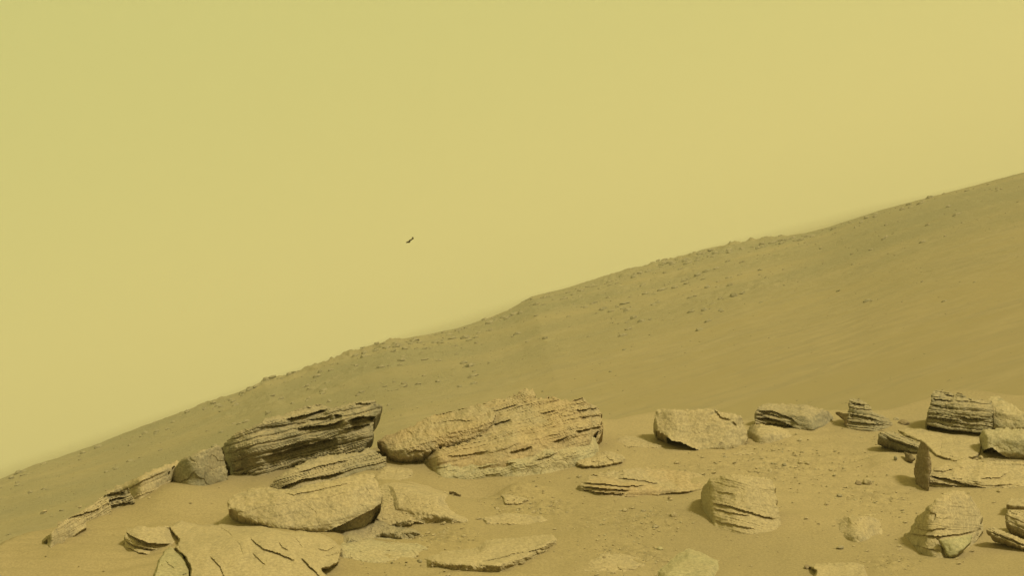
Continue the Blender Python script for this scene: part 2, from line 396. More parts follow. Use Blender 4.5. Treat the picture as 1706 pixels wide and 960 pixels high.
_seed = [100]
BASES = []                                                # foot lines of the stones, in F
def relief(outline, planes=(), ledges=(), cracks=(), bumps=(), beds=None, thick=60, round_w=6, round_d=6, contact=1.0, cap=150, rough=1.8, fine=0.33,
           crag=0.6, crag_size=22, step=1.3, ragged=2.4, anchor=None, push=0.0, bury=None, lie=None):
    """A rock of real depth. outline in photo pixels; depth runs away from the viewer in the same unit.
    planes: (x, y, direction it recedes in degrees (0 right, 90 up), slope); the body is their common hull.
    Returns verts (metres, F axes, relative to base), quads, base point in F."""
    _seed[0] += 1; sd_ = _seed[0]
    if lie is not None: ragged = min(ragged, 1.4)
    P = np.array(outline, float)
    x0, x1, y0, y1 = P[:, 0].min() - 3, P[:, 0].max() + 3, P[:, 1].min() - 3, P[:, 1].max() + 3
    xs, ys = np.arange(x0, x1, step), np.arange(y0, y1, step)
    X, Y = np.meshgrid(xs, ys)
    Xw = X + ragged * fbm(X / 9 + sd_, Y / 9, 3) * 1.6; Yw = Y + ragged * fbm(X / 9 - 40, Y / 9 + sd_, 3) * 1.6
    ins = poly_inside(Xw, Yw, outline)
    if bury is None: bury = 14.0 if contact > 0.55 else 0.0
    # silhouette edges only: where the stone goes into the sand it is not rounded off
    area = 0.5 * sum(outline[k - 1][0] * outline[k][1] - outline[k][0] * outline[k - 1][1] for k in range(len(outline)))
    e = np.full(X.shape, 1e9)
    for k in range(len(outline)):
        p1, p2 = outline[k - 1], outline[k]
        L = math.dist(p1, p2) + 1e-9; down = -(p2[0] - p1[0]) / L * (1 if area > 0 else -1)
        down = -down if False else down
        if bury > 0 and down > 0.30: continue
        e = np.minimum(e, seg_dist(Xw, Yw, p1, p2)[0])
    # anchor at the lowest point of the outline
    if anchor is None: anchor = tuple(P[P[:, 1].argmax()])
    if lie is not None: anchor = ((x0 + x1) / 2, (y0 + min(y1, 985)) / 2)
    ax, ay = anchor
    d0 = ray(np.array(ax), np.array(ay)); t0 = -CAM_F[2] / d0[2]
    for _ in range(6):
        p = CAM_F + d0 * t0; t0 = (sand_height(p[0], p[1]) - CAM_F[2]) / d0[2]
    base = CAM_F + d0 * t0; s = t0 / FPX * np.linalg.norm(np.array([(ax - W / 2) / FPX, (H / 2 - ay) / FPX, 1.0]))
    s = t0 / FPX
    up = U_ - d0 * U_.dot(d0); up /= np.linalg.norm(up); rt = np.cross(d0, up)
    # contact with the sand column by column
    any_ = ins.any(0)
    yb = np.where(any_, (np.where(ins, Y, -1e9)).max(0), np.nan)
    idx = np.arange(len(xs)); yb = np.interp(idx, idx[any_], yb[any_])
    k = max(3, int(26 / step)); ker = np.hanning(2 * k + 1); ker /= ker.sum()
    yb = np.convolve(np.pad(yb, k, 'edge'), ker, 'valid')
    def ground_depth(gx_, gy_):
        d = (ay - gy_) / math.tan(math.asin(-d0[2]))
        for _ in range(8):
            q_ = base + s * ((gx_[..., None] - ax) * rt + (ay - gy_[..., None]) * up + d[..., None] * d0)
            d = d - (sand_height(q_[..., 0], q_[..., 1]) - q_[..., 2]) / (s * -d0[2])
        return d
    cdep = np.clip(ground_depth(xs, yb), -20, None) * contact
    cdep = np.where(cdep > 0, cap * (1 - np.exp(-cdep / cap)), cdep)
    if contact > 0.55:
        sel = np.where(any_)[0][::4]; cd = ground_depth(xs[sel], yb[sel])
        q_ = base + s * ((xs[sel][:, None] - ax) * rt + (ay - yb[sel][:, None]) * up + cd[:, None] * d0)
        BASES.append(q_[:, :2])
    if bury > 0: ins = ins | ((Y > yb[None, :] - 4) & (Y < yb[None, :] + bury) & any_[None, :])
    D = np.zeros_like(X)
    for (qx, qy, an, sl) in planes:
        a = math.radians(an)
        pl = sl * ((X - qx) * math.cos(a) - (Y - qy) * math.sin(a) + 5.0 * fbm(X / 26 + sd_ * 3, Y / 26 + an, 3))
        D = np.log(np.exp(np.clip(D / 3, -60, 60)) + np.exp(np.clip(pl / 3, -60, 60))) * 3
    if lie is not None:
        D = D + ground_depth(X, Y) - lie / -d0[2]
        D = D + (lie + 3) / -d0[2] * (1 - sstep(0, max(round_w, 1), e)) + push
    else: D = D + cdep[None, :] + push
    if lie is None: D = D + round_d * (1 - np.sqrt(np.clip(1 - (1 - np.clip(e / round_w, 0, 1)) ** 2, 0, 1)))
    for (pts, rec, ext) in ledges:
        d, sdn, par, L = poly_dist(X + 1.2 * fbm(X / 6, Y / 6 + sd_, 2), Y + 2.0 * fbm(X / 11, Y / 11 + sd_, 3), pts, False)
        end = sstep(0, 0.12 * L + 3, par) * sstep(0, 0.12 * L + 3, L - par) if L > 0 else 1
        D = D + (1.0 if lie is None else 0.55) * rec * end * np.where(sdn > 0, np.exp(-(d / (ext if lie is None else ext * 0.5)) ** 1.3), -0.12 * np.exp(-d / 5))
    for (pts, dep, w) in cracks:
        d, _, par, L = poly_dist(X + 1.6 * fbm(X / 7, Y / 7 + sd_, 2), Y + 1.6 * fbm(X / 7 + 8, Y / 7, 2), pts, False)
        D = D + dep * np.exp(-(d / w) ** 2)
    for (bx, by, rx, ry, am) in bumps:
        D = D - am * np.exp(-((X - bx) / rx) ** 2 - ((Y - by) / ry) ** 2)
    if beds:
        for (ang, th, am, run, mask) in beds:
            b = strata(X, Y, ang, th, am, run, sd_ * 7 + int(th * 10))
            if mask is not None:
                mx, my, mr = mask; b = b * np.exp(-(((X - mx) ** 2 + ((Y - my) * 1.3) ** 2) / mr ** 2) ** 1.5)
            D = D + b
    if crag:
        wx, wy = X / crag_size + 0.5 * fbm(X / 15, Y / 15 + sd_, 2), Y / (crag_size * 0.75) + 0.5 * fbm(X / 15 + 9, Y / 15, 2)
        d1, d2, cid = worley(wx, wy, sd_)
        tilt = ((cid & 63) / 63.0 - 0.5)
        D = D + crag * (tilt * 1.6 + np.exp(-((d2 - d1) / 0.09) ** 2) * 0.5)
    amp = 1.0 if lie is None else 1.5
    D = D + amp * rough * 2.4 * fbm(X / 30 + sd_, Y / 22 - sd_, 4, 0.42) + amp * fine * 1.6 * fbm(X / 4.5 + sd_, Y / 3.8, 3, 0.6)
    # back of the stone: bulges away and drops into the ground
    bul = np.sqrt(np.clip(1 - (1 - np.clip(e / max(18.0, thick * 0.4), 0, 1)) ** 2, 0, 1))
    Bk = D + 2.0 + thick * bul
    vf = (X[..., None] - ax) * rt + (ay - Y[..., None]) * up + D[..., None] * d0
    vb = (X[..., None] - ax) * rt + (ay - Y[..., None]) * up + Bk[..., None] * d0
    vb = vb - np.array([0, 0, 1.0]) * (bul * thick * 0.45)[..., None]
    cell = ins[:-1, :-1] & ins[1:, :-1] & ins[:-1, 1:] & ins[1:, 1:]
    ny, nx = X.shape
    I = np.arange(nx * ny).reshape(ny, nx); N = nx * ny
    q = np.stack([I[:-1, :-1], I[1:, :-1], I[1:, 1:], I[:-1, 1:]], -1)
    front = q[cell]; back = front[:, ::-1] + N
    c = np.pad(cell, 1)
    sides = []
    for (dy, dx, a, b) in ((-1, 0, 3, 0), (1, 0, 1, 2), (0, -1, 0, 1), (0, 1, 2, 3)):
        nb = c[1 + dy:c.shape[0] - 1 + dy, 1 + dx:c.shape[1] - 1 + dx]
        m = cell & ~nb; qq = q[m]
        sides.append(np.stack([qq[:, b], qq[:, a], qq[:, a] + N, qq[:, b] + N], -1))
    faces = np.concatenate([front, back] + sides)
    V = np.concatenate([vf.reshape(-1, 3), vb.reshape(-1, 3)]) * s
    used = np.unique(faces); remap = np.full(len(V), -1); remap[used] = np.arange(len(used))
    return V[used], remap[faces], base
def rock(name, mat, label, cat, outline, parts=(), group=None, **kw):
    """a rock that is one mesh"""
    v, f, base = relief(outline, **kw)
    o = link(name, build_mesh(name, v, f, mat)); o.matrix_world = WORLD @ Matrix.Translation(Vector(base))
    return tag(o, label, cat, group)
def compound(name, label, cat, pieces, group=None):
    """pieces: (part name, material, outline, keywords); an Empty at the base parents them"""
    built = [(n, m, relief(o, **k)) for (n, m, o, k) in pieces]
    base = built[0][2][2]
    e = link(name, None); e.empty_display_size = 0.05; e.matrix_world = WORLD @ Matrix.Translation(Vector(base))
    for (n, m, (v, f, b)) in built:
        link(n, build_mesh(n, v + (b - base), f, m), e)
    return tag(e, label, cat, group)

# ---- left ledge on the brow of the slope
compound('bedrock_ledge', 'long thin layered ledge sloping down to the left edge of the sand brow', 'rock', [
    ('slab', M_TAN, ZA((50, 810), (75, 780), (150, 728), (240, 650), (300, 600), (450, 592), (430, 625), (310, 700), (200, 835), (110, 855), (140, 765), (100, 780)),
     dict(planes=[(ZA((240, 690))[0] + (120, 0.9)), (ZA((165, 760))[0] + (180, 2.5))], beds=[(28, 4, 3, 30, None)], push=-14, thick=50, round_w=4, round_d=4)),
    ('slab', M_TAN, ZA((215, 660), (250, 615), (380, 553), (480, 495), (560, 440), (605, 405), (650, 520), (560, 552), (450, 602), (300, 628), (240, 645)),
     dict(planes=[(ZA((400, 580))[0] + (115, 1.6))], beds=[(28, 3.2, 6, 26, None)], push=-14, thick=50, round_w=3, round_d=3,
          ledges=[(ZA((290, 605), (380, 575), (480, 545), (560, 520)), 8, 7)])),
    ('slab', M_GREY, ZA((540, 545), (560, 490), (600, 400), (720, 368), (780, 350), (840, 468), (760, 492), (640, 525)),
     dict(beds=[(16, 4, 8, 20, None)], push=-14, thick=50, round_w=3, round_d=3,
          ledges=[(ZA((600, 415), (660, 395), (760, 385)), 14, 6), (ZA((570, 470), (680, 440), (760, 430)), 13, 6), (ZA((550, 510), (650, 495), (820, 468)), 12, 6)])),
    ('slab', M_TAN, ZA((600, 400), (700, 328), (830, 278), (1000, 198), (1180, 128), (1215, 150), (1105, 230), (1110, 300), (1000, 372), (880, 452), (835, 462), (780, 385), (720, 378)),
     dict(planes=[(ZA((950, 262))[0] + (112, 3.4))], beds=[(24, 5, 3, 50, None)], push=-14, thick=60, round_w=4, round_d=4,
          ledges=[(ZA((770, 370), (930, 285), (1100, 215)), 5, 10)])),
])
rock('rock_block', M_GREY, 'squarish grey-olive block left of the dark upright gap in the ledge', 'rock',
     ZA((1110, 215), (1180, 160), (1200, 125), (1350, 58), (1524, 10), (1560, 100), (1588, 268), (1450, 352), (1380, 358), (1240, 332), (1110, 302), (1098, 240)),
     planes=[(ZA((1345, 76))[0] + (112, 3.0)), (ZA((1430, 200))[0] + (5, 0.35)), (ZA((1300, 180))[0] + (185, 0.25)), (ZA((1340, 200))[0] + (270, 0.35))], thick=60, round_w=5, round_d=5, crag=2.0)

# ---- big layered rock
compound('layered_outcrop', 'largest dark layered rock with jagged beds rising to a pointed right tip', 'rock', [
    ('rock_layer', M_GREY, Z1((176, 548), (205, 530), (225, 500), (310, 430), (420, 395), (500, 362), (520, 325), (680, 290), (800, 240), (900, 213), (1000, 206), (1080, 235), (1180, 213), (1280, 183),
                     (1430, 168), (1440, 200), (1500, 208), (1480, 292), (1425, 330), (1418, 470), (1360, 552), (1335, 580), (1300, 632), (1250, 605), (1100, 645), (920, 660), (780, 695), (700, 725),
                     (560, 795), (500, 838), (400, 840), (355, 812), (400, 752), (282, 802), (235, 795), (205, 680)),
     dict(planes=[(Z1((700, 330))[0] + (100, 1.6)), (Z1((330, 640))[0] + (190, 0.35)), (Z1((700, 480))[0] + (282, 0.55)), (Z1((900, 640))[0] + (285, 1.2)), (Z1((1340, 450))[0] + (-10, 1.0))],
          beds=[(14, 7, 10, 80, None), (14, 3.0, 3.0, 50, None)], contact=0.35, thick=110, round_w=5, round_d=6, rough=1.8,
          ledges=[(Z1((500, 648), (600, 612), (760, 565), (960, 515), (1120, 480)), 28, 20), (Z1((690, 335), (860, 295), (1050, 245)), 17, 9), (Z1((880, 335), (1020, 315), (1080, 290)), 9, 6),
                  (Z1((770, 415), (900, 390), (1070, 372), (1170, 335)), 22, 8), (Z1((1195, 350), (1290, 308), (1440, 312)), 42, 13), (Z1((1160, 415), (1280, 388), (1400, 365)), 20, 8),
                  (Z1((560, 590), (760, 530), (900, 495)), 14, 7), (Z1((450, 400), (700, 375), (900, 350)), 6, 6), (Z1((1090, 290), (1160, 305)), 14, 7), (Z1((1250, 205), (1400, 205)), 9, 4)],
          bumps=[(Z1((450, 560))[0] + (40, 20, 10)), (Z1((1180, 330))[0] + (14, 12, 9))], cracks=[(Z1((230, 790), (520, 640)), 4, 4), (Z1((188, 535), (212, 640), (246, 740), (252, 800)), 45, 4.2)])),
    ('rock_layer', M_GREY, Z1((565, 872), (600, 812), (740, 728), (880, 655), (1060, 612), (1300, 590), (1370, 550), (1440, 588), (1522, 640), (1512, 692), (1400, 722), (1300, 762), (1180, 802),
                     (1000, 852), (900, 882), (830, 902), (700, 902), (640, 908)),
     dict(planes=[(Z1((900, 780))[0] + (100, 1.2))], beds=[(15, 5, 6, 45, None)], thick=70, round_w=5, round_d=6,
          ledges=[(Z1((620, 900), (740, 850), (840, 812), (1000, 790), (1180, 750)), 15, 7), (Z1((800, 760), (1000, 700), (1200, 660)), 8, 7)])),
])
# ---- rounded slab under it, cracked plates in front
rock('boulder', M_TAN, 'broad rounded boulder lying under the largest layered rock, deep shade below its right end', 'rock',
     Z2((712, 240), (700, 200), (740, 150), (860, 113), (950, 110), (1010, 118), (1080, 125), (1200, 92), (1350, 62), (1480, 36), (1575, 22), (1605, 100), (1628, 170), (1612, 235), (1560, 320), (1480, 400), (1420, 465), (1350, 440), (1270, 395), (1150, 380), (1080, 370), (1040, 384), (960, 355), (880, 325), (800, 293)),
     planes=[(Z2((1150, 215))[0] + (98, 2.0)), (Z2((1100, 370))[0] + (90, 0.4)), (Z2((1420, 250))[0] + (300, 1.0)), (Z2((1560, 160))[0] + (0, 1.2))], contact=0.12, thick=110, round_w=12, round_d=12, rough=1.8,
     beds=[(10, 7, 1.6, 60, None)], anchor=Z2((1250, 393))[0], ledges=[(Z2((1010, 140), (1100, 160), (1250, 130), (1450, 85)), 4, 6), (Z2((1230, 392), (1270, 388), (1380, 343), (1480, 293), (1560, 253), (1640, 200)), 48, 40)])
rock('cracked_slab', M_PALE, 'wide flat slab split by dark cracks, bottom left, below the broad boulder', 'rock',
     Z2((640, 322), (720, 240), (800, 283), (880, 315), (960, 345), (1040, 372), (1150, 372), (1270, 388), (1340, 430), (1392, 480), (1375, 520), (1360, 570), (1300, 602), (1265, 606), (1290, 650),
        (1270, 760), (480, 760), (492, 600), (460, 530), (385, 478), (410, 430), (330, 340), (420, 298), (540, 330)),
     lie=16, bury=0, thick=60, round_w=5, rough=1.8, anchor=Z2((880, 700))[0],
     ledges=[(Z2((832, 408), (870, 445), (920, 485), (1000, 505), (1060, 535), (1115, 553)), 15, 14), (Z2((1128, 528), (1170, 570), (1210, 612), (1260, 665)), 17, 10),
             (Z2((602, 518), (640, 550), (670, 580), (695, 640), (700, 690)), 14, 8), (Z2((850, 503), (890, 540), (935, 585)), 9, 8), (Z2((1005, 435), (1030, 475), (1065, 493)), 9, 8),
             (Z2((650, 345), (700, 370), (745, 412)), 8, 8), (Z2((1225, 478), (1280, 497), (1345, 468)), 9, 6), (Z2((1260, 525), (1310, 520), (1375, 500)), 7, 5), (Z2((390, 430), (420, 455), (440, 500)), 5, 6),
             (Z2((760, 430), (790, 470), (800, 510)), 4, 7), (Z2((1100, 410), (1130, 450), (1150, 480)), 4, 6)],
     bumps=[(Z2((1000, 450))[0] + (40, 18, 6))])
rock('layered_rock', M_PALE, 'small layered rock with smooth pale top, left of the cracked slab', 'rock',
     ZA((768, 682), (860, 658), (960, 668), (1100, 648), (1180, 700), (1192, 762), (1125, 802), (1100, 852), (1040, 872), (960, 902), (880, 908), (800, 872), (748, 822), (748, 760)),
     planes=[(ZA((960, 775))[0] + (85, 2.6)), (ZA((790, 800))[0] + (190, 1.4))], thick=60, round_w=5, round_d=5, rough=1.6,
     beds=[(-14, 4.5, 6, 30, ZA((880, 830))[0] + (34,))],
     ledges=[(ZA((762, 692), (800, 735), (860, 765), (950, 800), (1050, 806), (1130, 803)), 15, 12), (ZA((760, 770), (850, 825), (1000, 855)), 9, 5), (ZA((770, 820), (860, 870), (960, 890)), 8, 5),
             (ZA((1080, 665), (1140, 695), (1180, 740)), 7, 6)])
rock('rock_plate', M_GREEN, 'dull greenish plate at the bottom edge, left of the cracked slab', 'rock',
     ZB((430, 545), (480, 590), (600, 665), (645, 760), (692, 900), (705, 1100), (190, 1100), (225, 870), (270, 750), (330, 630)),
     lie=9, bury=0, thick=50, round_w=4, anchor=ZB((450, 1000))[0],
     ledges=[(ZB((360, 745), (410, 810), (500, 870)), 8, 7), (ZB((290, 800), (350, 850)), 5, 6), (ZB((560, 960), (650, 925)), 8, 6)])
# ---- half buried rubble right of the boulder
rock('buried_rock', M_TAN, 'low rounded half-buried rock right of the broad boulder', 'rock',
     Z4((240, 112), (380, 88), (500, 98), (620, 130), (720, 178), (748, 212), (722, 242), (762, 290), (862, 322), (892, 402), (780, 442), (600, 402), (480, 382), (300, 352), (332, 290), (292, 180)),
     lie=7.5, bury=0,  thick=50, round_w=22, rough=1.8, crag=1.2,
     ledges=[(Z4((520, 280), (600, 300), (700, 290)), 4, 8), (Z4((700, 240), (760, 290)), 3, 5)])
rock('buried_rock', M_GREY, 'rough shaded rubble rock directly under the broad boulder overhang', 'rock',
     Z4((0, 432), (120, 380), (200, 360), (300, 340), (400, 378), (520, 400), (575, 450), (560, 492), (500, 512), (400, 532), (300, 522), (150, 542), (60, 555), (38, 500)),
     lie=8, bury=0,  thick=50, round_w=18, rough=3.4, fine=0.8, crag=1.8, crag_size=15)
rock('rock_chip', M_BROWN, 'small thin plate of stone jutting over the sand hollow in the middle, its shadow painted dark brown', 'rock',
     Z4((722, 188), (760, 190), (808, 212), (802, 232), (745, 228)), contact=0.1, thick=20, round_w=2, round_d=2, planes=[(Z4((760, 205))[0] + (270, 1.2))], ragged=.5)  # the brown also paints the shadow this thin plate casts
rock('rubble_patch', M_TAN, 'crumbly patch of small stones beside the bright sand ridge in the middle', 'rock',
     Z4((1040, 205), (1130, 188), (1200, 210), (1300, 252), (1180, 292), (1080, 295)), lie=5, bury=0,  thick=20, round_w=8, crag=4, crag_size=9, rough=2)
rock('front_slab', M_PALE, 'long low pale slab half buried at the bottom centre, layered along its right front edge', 'rock',
     Z4((560, 622), (620, 578), (760, 558), (900, 538), (960, 488), (1100, 478), (1250, 458), (1400, 448), (1462, 490), (1440, 542), (1380, 592), (1280, 652), (1180, 692), (1060, 722), (900, 722), (700, 712), (590, 690)),
     lie=14, bury=0,  thick=40, round_w=18, rough=1.8,
     beds=[(12, 4, 4, 24, Z4((1280, 590))[0] + (42,))],
     ledges=[(Z4((900, 645), (1020, 632), (1150, 595), (1350, 562), (1450, 528)), 8, 9), (Z4((1240, 615), (1320, 590), (1400, 570)), 6, 5), (Z4((760, 590), (830, 590)), 6, 4), (Z4((1240, 458), (1300, 448)), 4, 4)])

# ---- centre outcrop
compound('sloping_outcrop', 'wide orange-dusted outcrop in the centre, layered at its ragged right end', 'rock', [
    ('rock_layer', M_RUST, Z3((380, 600), (420, 545), (520, 500), (640, 480), (800, 420), (700, 330), (700, 240), (800, 200), (860, 178), (940, 158), (1010, 148), (1060, 108), (1150, 90), (1170, 155), (1300, 148), (1400, 178), (1500, 150), (1530, 190),
                     (1605, 213), (1622, 260), (1615, 355), (1590, 382), (1560, 420), (1585, 480), (1500, 560), (1420, 625), (1300, 645), (1200, 662), (1000, 692), (860, 700), (700, 698), (500, 690), (470, 645)),
     dict(planes=[(Z3((1000, 480))[0] + (102, 1.5)), (Z3((900, 330))[0] + (100, 2.1)), (Z3((520, 600))[0] + (180, 0.6))], thick=100, round_w=6, round_d=7, rough=1.8,
          ragged=3.6, beds=[(14, 8, 4.5, 50, None), (14, 3.2, 6, 26, Z3((1480, 290))[0] + (75,)), (14, 3, 5, 22, Z3((1080, 150))[0] + (50,))],
          ledges=[(Z3((870, 350), (930, 328), (1000, 308)), 10, 6), (Z3((1420, 250), (1500, 240), (1605, 222)), 12, 6), (Z3((1460, 300), (1540, 285), (1615, 270)), 9, 6), (Z3((1420, 395), (1540, 368), (1618, 352)), 13, 7),
                  (Z3((980, 535), (1060, 515), (1140, 492)), 9, 7), (Z3((1270, 465), (1340, 445), (1370, 420)), 7, 6), (Z3((430, 545), (460, 600), (490, 680)), 7, 7), (Z3((860, 260), (960, 230), (1060, 200)), 6, 6), (Z3((1190, 270), (1300, 245)), 6, 5),
                  (Z3((1410, 180), (1500, 158)), 8, 5), (Z3((560, 560), (700, 550), (860, 520)), 5, 9)],
          bumps=[(Z3((900, 600))[0] + (40, 18, 8)), (Z3((1250, 580))[0] + (34, 14, 7)), (Z3((1110, 130))[0] + (16, 9, 8))])),
    ('rock_layer', M_OLIVE, Z3((425, 560), (520, 520), (640, 500), (760, 470), (900, 440), (1050, 470), (1150, 490), (1280, 470), (1380, 430), (1480, 410), (1570, 425), (1590, 480), (1500, 565), (1420, 630), (1300, 650), (1200, 668), (1000, 697), (860, 705), (700, 703), (500, 695), (468, 650)),
     dict(planes=[(Z3((1000, 600))[0] + (98, 1.3)), (Z3((520, 620))[0] + (180, 0.6))], push=-9, thick=60, round_w=10, round_d=12, crag=1.6, rough=2.6, beds=[(14, 7, 2.5, 50, None)],
          ledges=[(Z3((980, 540), (1060, 518), (1140, 496)), 8, 7), (Z3((560, 560), (700, 550), (860, 520)), 5, 9), (Z3((430, 555), (465, 610), (495, 690)), 6, 6), (Z3((1150, 590), (1250, 560), (1330, 520)), 6, 6), (Z3((760, 640), (900, 610), (1040, 600)), 5, 7)])),
    ('rock_layer', M_RUST, Z3((108, 462), (140, 430), (280, 385), (360, 345), (380, 328), (460, 288), (580, 263), (700, 233), (800, 200), (900, 260), (880, 340), (820, 428), (720, 472), (620, 492), (540, 498),
                     (440, 540), (400, 562), (340, 578), (270, 588), (205, 565), (160, 512)),
     dict(planes=[(Z3((500, 440))[0] + (108, 2.2)), (Z3((300, 520))[0] + (250, 1.0))], contact=0.15, push=-48, thick=70, round_w=9, round_d=9, rough=1.8, fine=2.0, beds=[(14, 7, 2.5, 40, None)],
          ledges=[(Z3((300, 545), (360, 520), (430, 520)), 6, 7), (Z3((470, 290), (600, 262), (720, 235)), 5, 6), (Z3((480, 345), (620, 320), (760, 330)), 4, 6)])),
])
rock('buried_rock', M_TAN, 'low flaky bedrock patch at the right foot of the orange-dusted outcrop', 'rock',
     Z5((190, 510), (300, 468), (420, 498), (475, 540), (440, 592), (340, 622), (200, 634), (100, 622), (55, 592), (68, 520)),
     lie=7, bury=0,  thick=30, round_w=9, crag=2.5, crag_size=13, beds=[(4, 3.5, 3, 20, None)],
     ledges=[(Z5((200, 520), (300, 500), (370, 520)), 6, 5), (Z5((240, 585), (320, 575)), 5, 4)])
rock('boulder', M_TAN, 'smooth blunt boulder standing over a black hollow, right of the orange-dusted outcrop', 'rock',
     Z5((668, 183), (740, 178), (860, 184), (1000, 178), (1090, 173), (1140, 198), (1200, 208), (1290, 225), (1312, 290), (1342, 360), (1338, 430), (1290, 472), (1180, 484), (1060, 492), (980, 494),
        (860, 492), (760, 488), (715, 470), (735, 440), (748, 392), (690, 352), (643, 332), (645, 290), (655, 240)),
     planes=[(Z5((950, 240))[0] + (92, 2.2)), (Z5((1100, 300))[0] + (15, 0.7)), (Z5((690, 300))[0] + (180, 3.5)), (Z5((900, 480))[0] + (90, 0.45))], contact=0.1, thick=90, round_w=8, round_d=8, rough=1.8,
     ledges=[(Z5((650, 330), (740, 388), (790, 420), (850, 428), (905, 455), (1000, 500)), 85, 60), (Z5((1090, 180), (1140, 240), (1215, 262)), 5, 6), (Z5((1230, 270), (1260, 310)), 5, 5)])
rock('flat_plate', M_RUST, 'long flat layered plate pointing left on the sand below the blunt boulder', 'rock',
     Z6((84, 210), (110, 180), (165, 120), (330, 98), (500, 73), (700, 83), (900, 108), (1000, 130), (960, 172), (840, 188), (720, 196), (640, 210), (560, 240), (460, 270), (350, 280), (240, 275), (150, 250), (100, 232)),
     planes=[(Z6((350, 215))[0] + (88, 2.4)), (Z6((120, 220))[0] + (185, 1.2))], contact=0.9, push=-18, thick=50, round_w=4, round_d=5, rough=1.8,
     beds=[(-5, 4.0, 6, 40, Z6((270, 220))[0] + (58,)), (-3, 4, 2, 60, None)],
     ledges=[(Z6((108, 182), (250, 190), (420, 208), (560, 200)), 9, 6), (Z6((110, 205), (260, 222), (450, 235)), 9, 4.5), (Z6((110, 228), (240, 250), (420, 258)), 9, 5), (Z6((320, 150), (480, 160), (650, 190)), 6, 7), (Z6((170, 128), (230, 132)), 5, 4)])
rock('boulder', M_PALE, 'barrel-shaped boulder with a shaded left side, alone on the sand right of centre', 'rock',
     Z6((1020, 150), (1060, 130), (1180, 123), (1300, 133), (1400, 150), (1430, 200), (1442, 300), (1462, 420), (1477, 490), (1440, 522), (1330, 548), (1200, 558), (1120, 548), (1040, 522), (1000, 485), (940, 462), (918, 400),
        (930, 330), (908, 260), (940, 190), (990, 142)),
     planes=[(Z6((1200, 250))[0] + (88, 1.3)), (Z6((1200, 540))[0] + (80, 0.4)), (Z6((1020, 300))[0] + (178, 2.6)), (Z6((1380, 350))[0] + (0, 0.7)), (Z6((1200, 500))[0] + (262, 0.7))], thick=90, round_w=12, round_d=12, rough=1.8,
     beds=[(-12, 6, 1.8, 50, None)],
     ledges=[(Z6((985, 318), (1120, 342), (1220, 372), (1360, 412), (1450, 430)), 7, 6), (Z6((1000, 355), (1120, 385), (1260, 410)), 5, 5), (Z6((1020, 240), (1150, 262)), 3, 6), (Z6((1010, 440), (1150, 470), (1300, 500)), 4, 7)])
# ---- right hand group
rock('layered_rock', M_GREY, 'rounded layered rock with curved beds, lying over a smaller round boulder', 'rock',
     Z7((128, 240), (140, 180), (190, 148), (320, 148), (440, 155), (560, 190), (592, 220), (600, 252), (560, 292), (480, 305), (420, 312), (385, 306), (330, 280), (240, 268), (170, 268), (128, 274)),
     planes=[(Z7((330, 215))[0] + (80, 1.8)), (Z7((460, 240))[0] + (10, 1.6))], contact=0.25, thick=70, round_w=6, round_d=6, rough=1.8, beds=[(-14, 4.5, 4, 40, Z7((230, 220))[0] + (48,))],
     ledges=[(Z7((132, 235), (220, 235), (300, 262), (400, 308)), 13, 7), (Z7((145, 195), (230, 195), (320, 225), (390, 270)), 8, 6), (Z7((140, 215), (220, 214), (300, 240)), 6, 4)])
rock('boulder', M_TAN, 'small round low boulder tucked under the rock with curved beds', 'rock',
     Z7((84, 302), (110, 275), (180, 270), (260, 280), (330, 305), (352, 340), (320, 372), (200, 392), (110, 388), (90, 350)),
     planes=[(Z7((200, 330))[0] + (90, 1.8)), (Z7((120, 320))[0] + (180, 1.5))], thick=40, round_w=8, round_d=9, rough=1.6)
compound('layered_rock', 'stepped layered rock with a thin brown fin on its left, top of the sand rise', 'rock', [
    ('rock_layer', M_GREY, Z7((678, 192), (688, 123), (740, 118), (800, 158), (830, 198), (900, 228), (942, 265), (900, 292), (860, 322), (780, 322), (700, 308), (660, 312), (668, 250)),
     dict(planes=[(Z7((760, 190))[0] + (70, 1.3))], thick=60, round_w=4, round_d=5, beds=[(-11, 4, 6, 24, None)],
          ledges=[(Z7((690, 150), (780, 165)), 8, 4), (Z7((680, 212), (760, 225), (850, 245)), 8, 5), (Z7((672, 255), (780, 265), (900, 280)), 7, 5)])),
    ('fin', M_BROWN, Z7((592, 192), (640, 203), (684, 208), (676, 260), (662, 305), (652, 245), (618, 216)),
     dict(planes=[(Z7((680, 240))[0] + (180, 2.5))], contact=0, thick=20, round_w=2, round_d=2, ragged=.8, anchor=Z7((690, 310))[0])),
])
rock('layered_rock', M_GREY, 'block-shaped rock of many thin beds, upper right, resting tilted over a shaded gap', 'rock',
     ZD((428, 440), (438, 380), (470, 270), (500, 130), (528, 73), (620, 66), (740, 108), (840, 108), (930, 170), (1120, 178), (1185, 190), (1195, 300), (1185, 500), (1155, 548), (1060, 590), (900, 582), (700, 560), (500, 515), (448, 478)),
     planes=[(ZD((800, 230))[0] + (80, 1.6)), (ZD((700, 460))[0] + (262, 0.9))], contact=0.1, thick=90, round_w=4, round_d=5, rough=1.6, beds=[(-7, 4.2, 7, 30, None), (-7, 2.2, 2.5, 20, None)],
     ledges=[(ZD((430, 462), (500, 492), (700, 527), (900, 552), (1060, 562), (1200, 545)), 40, 20), (ZD((500, 175), (640, 195), (760, 200)), 8, 4), (ZD((480, 245), (640, 270), (760, 290)), 7, 4), (ZD((440, 385), (640, 395), (820, 420)), 8, 5), (ZD((810, 372), (930, 400), (1110, 405)), 10, 5), (ZD((640, 120), (760, 155)), 7, 4), (ZD((900, 175), (960, 185)), 6, 3)],
     anchor=ZD((900, 600))[0], push=-10)
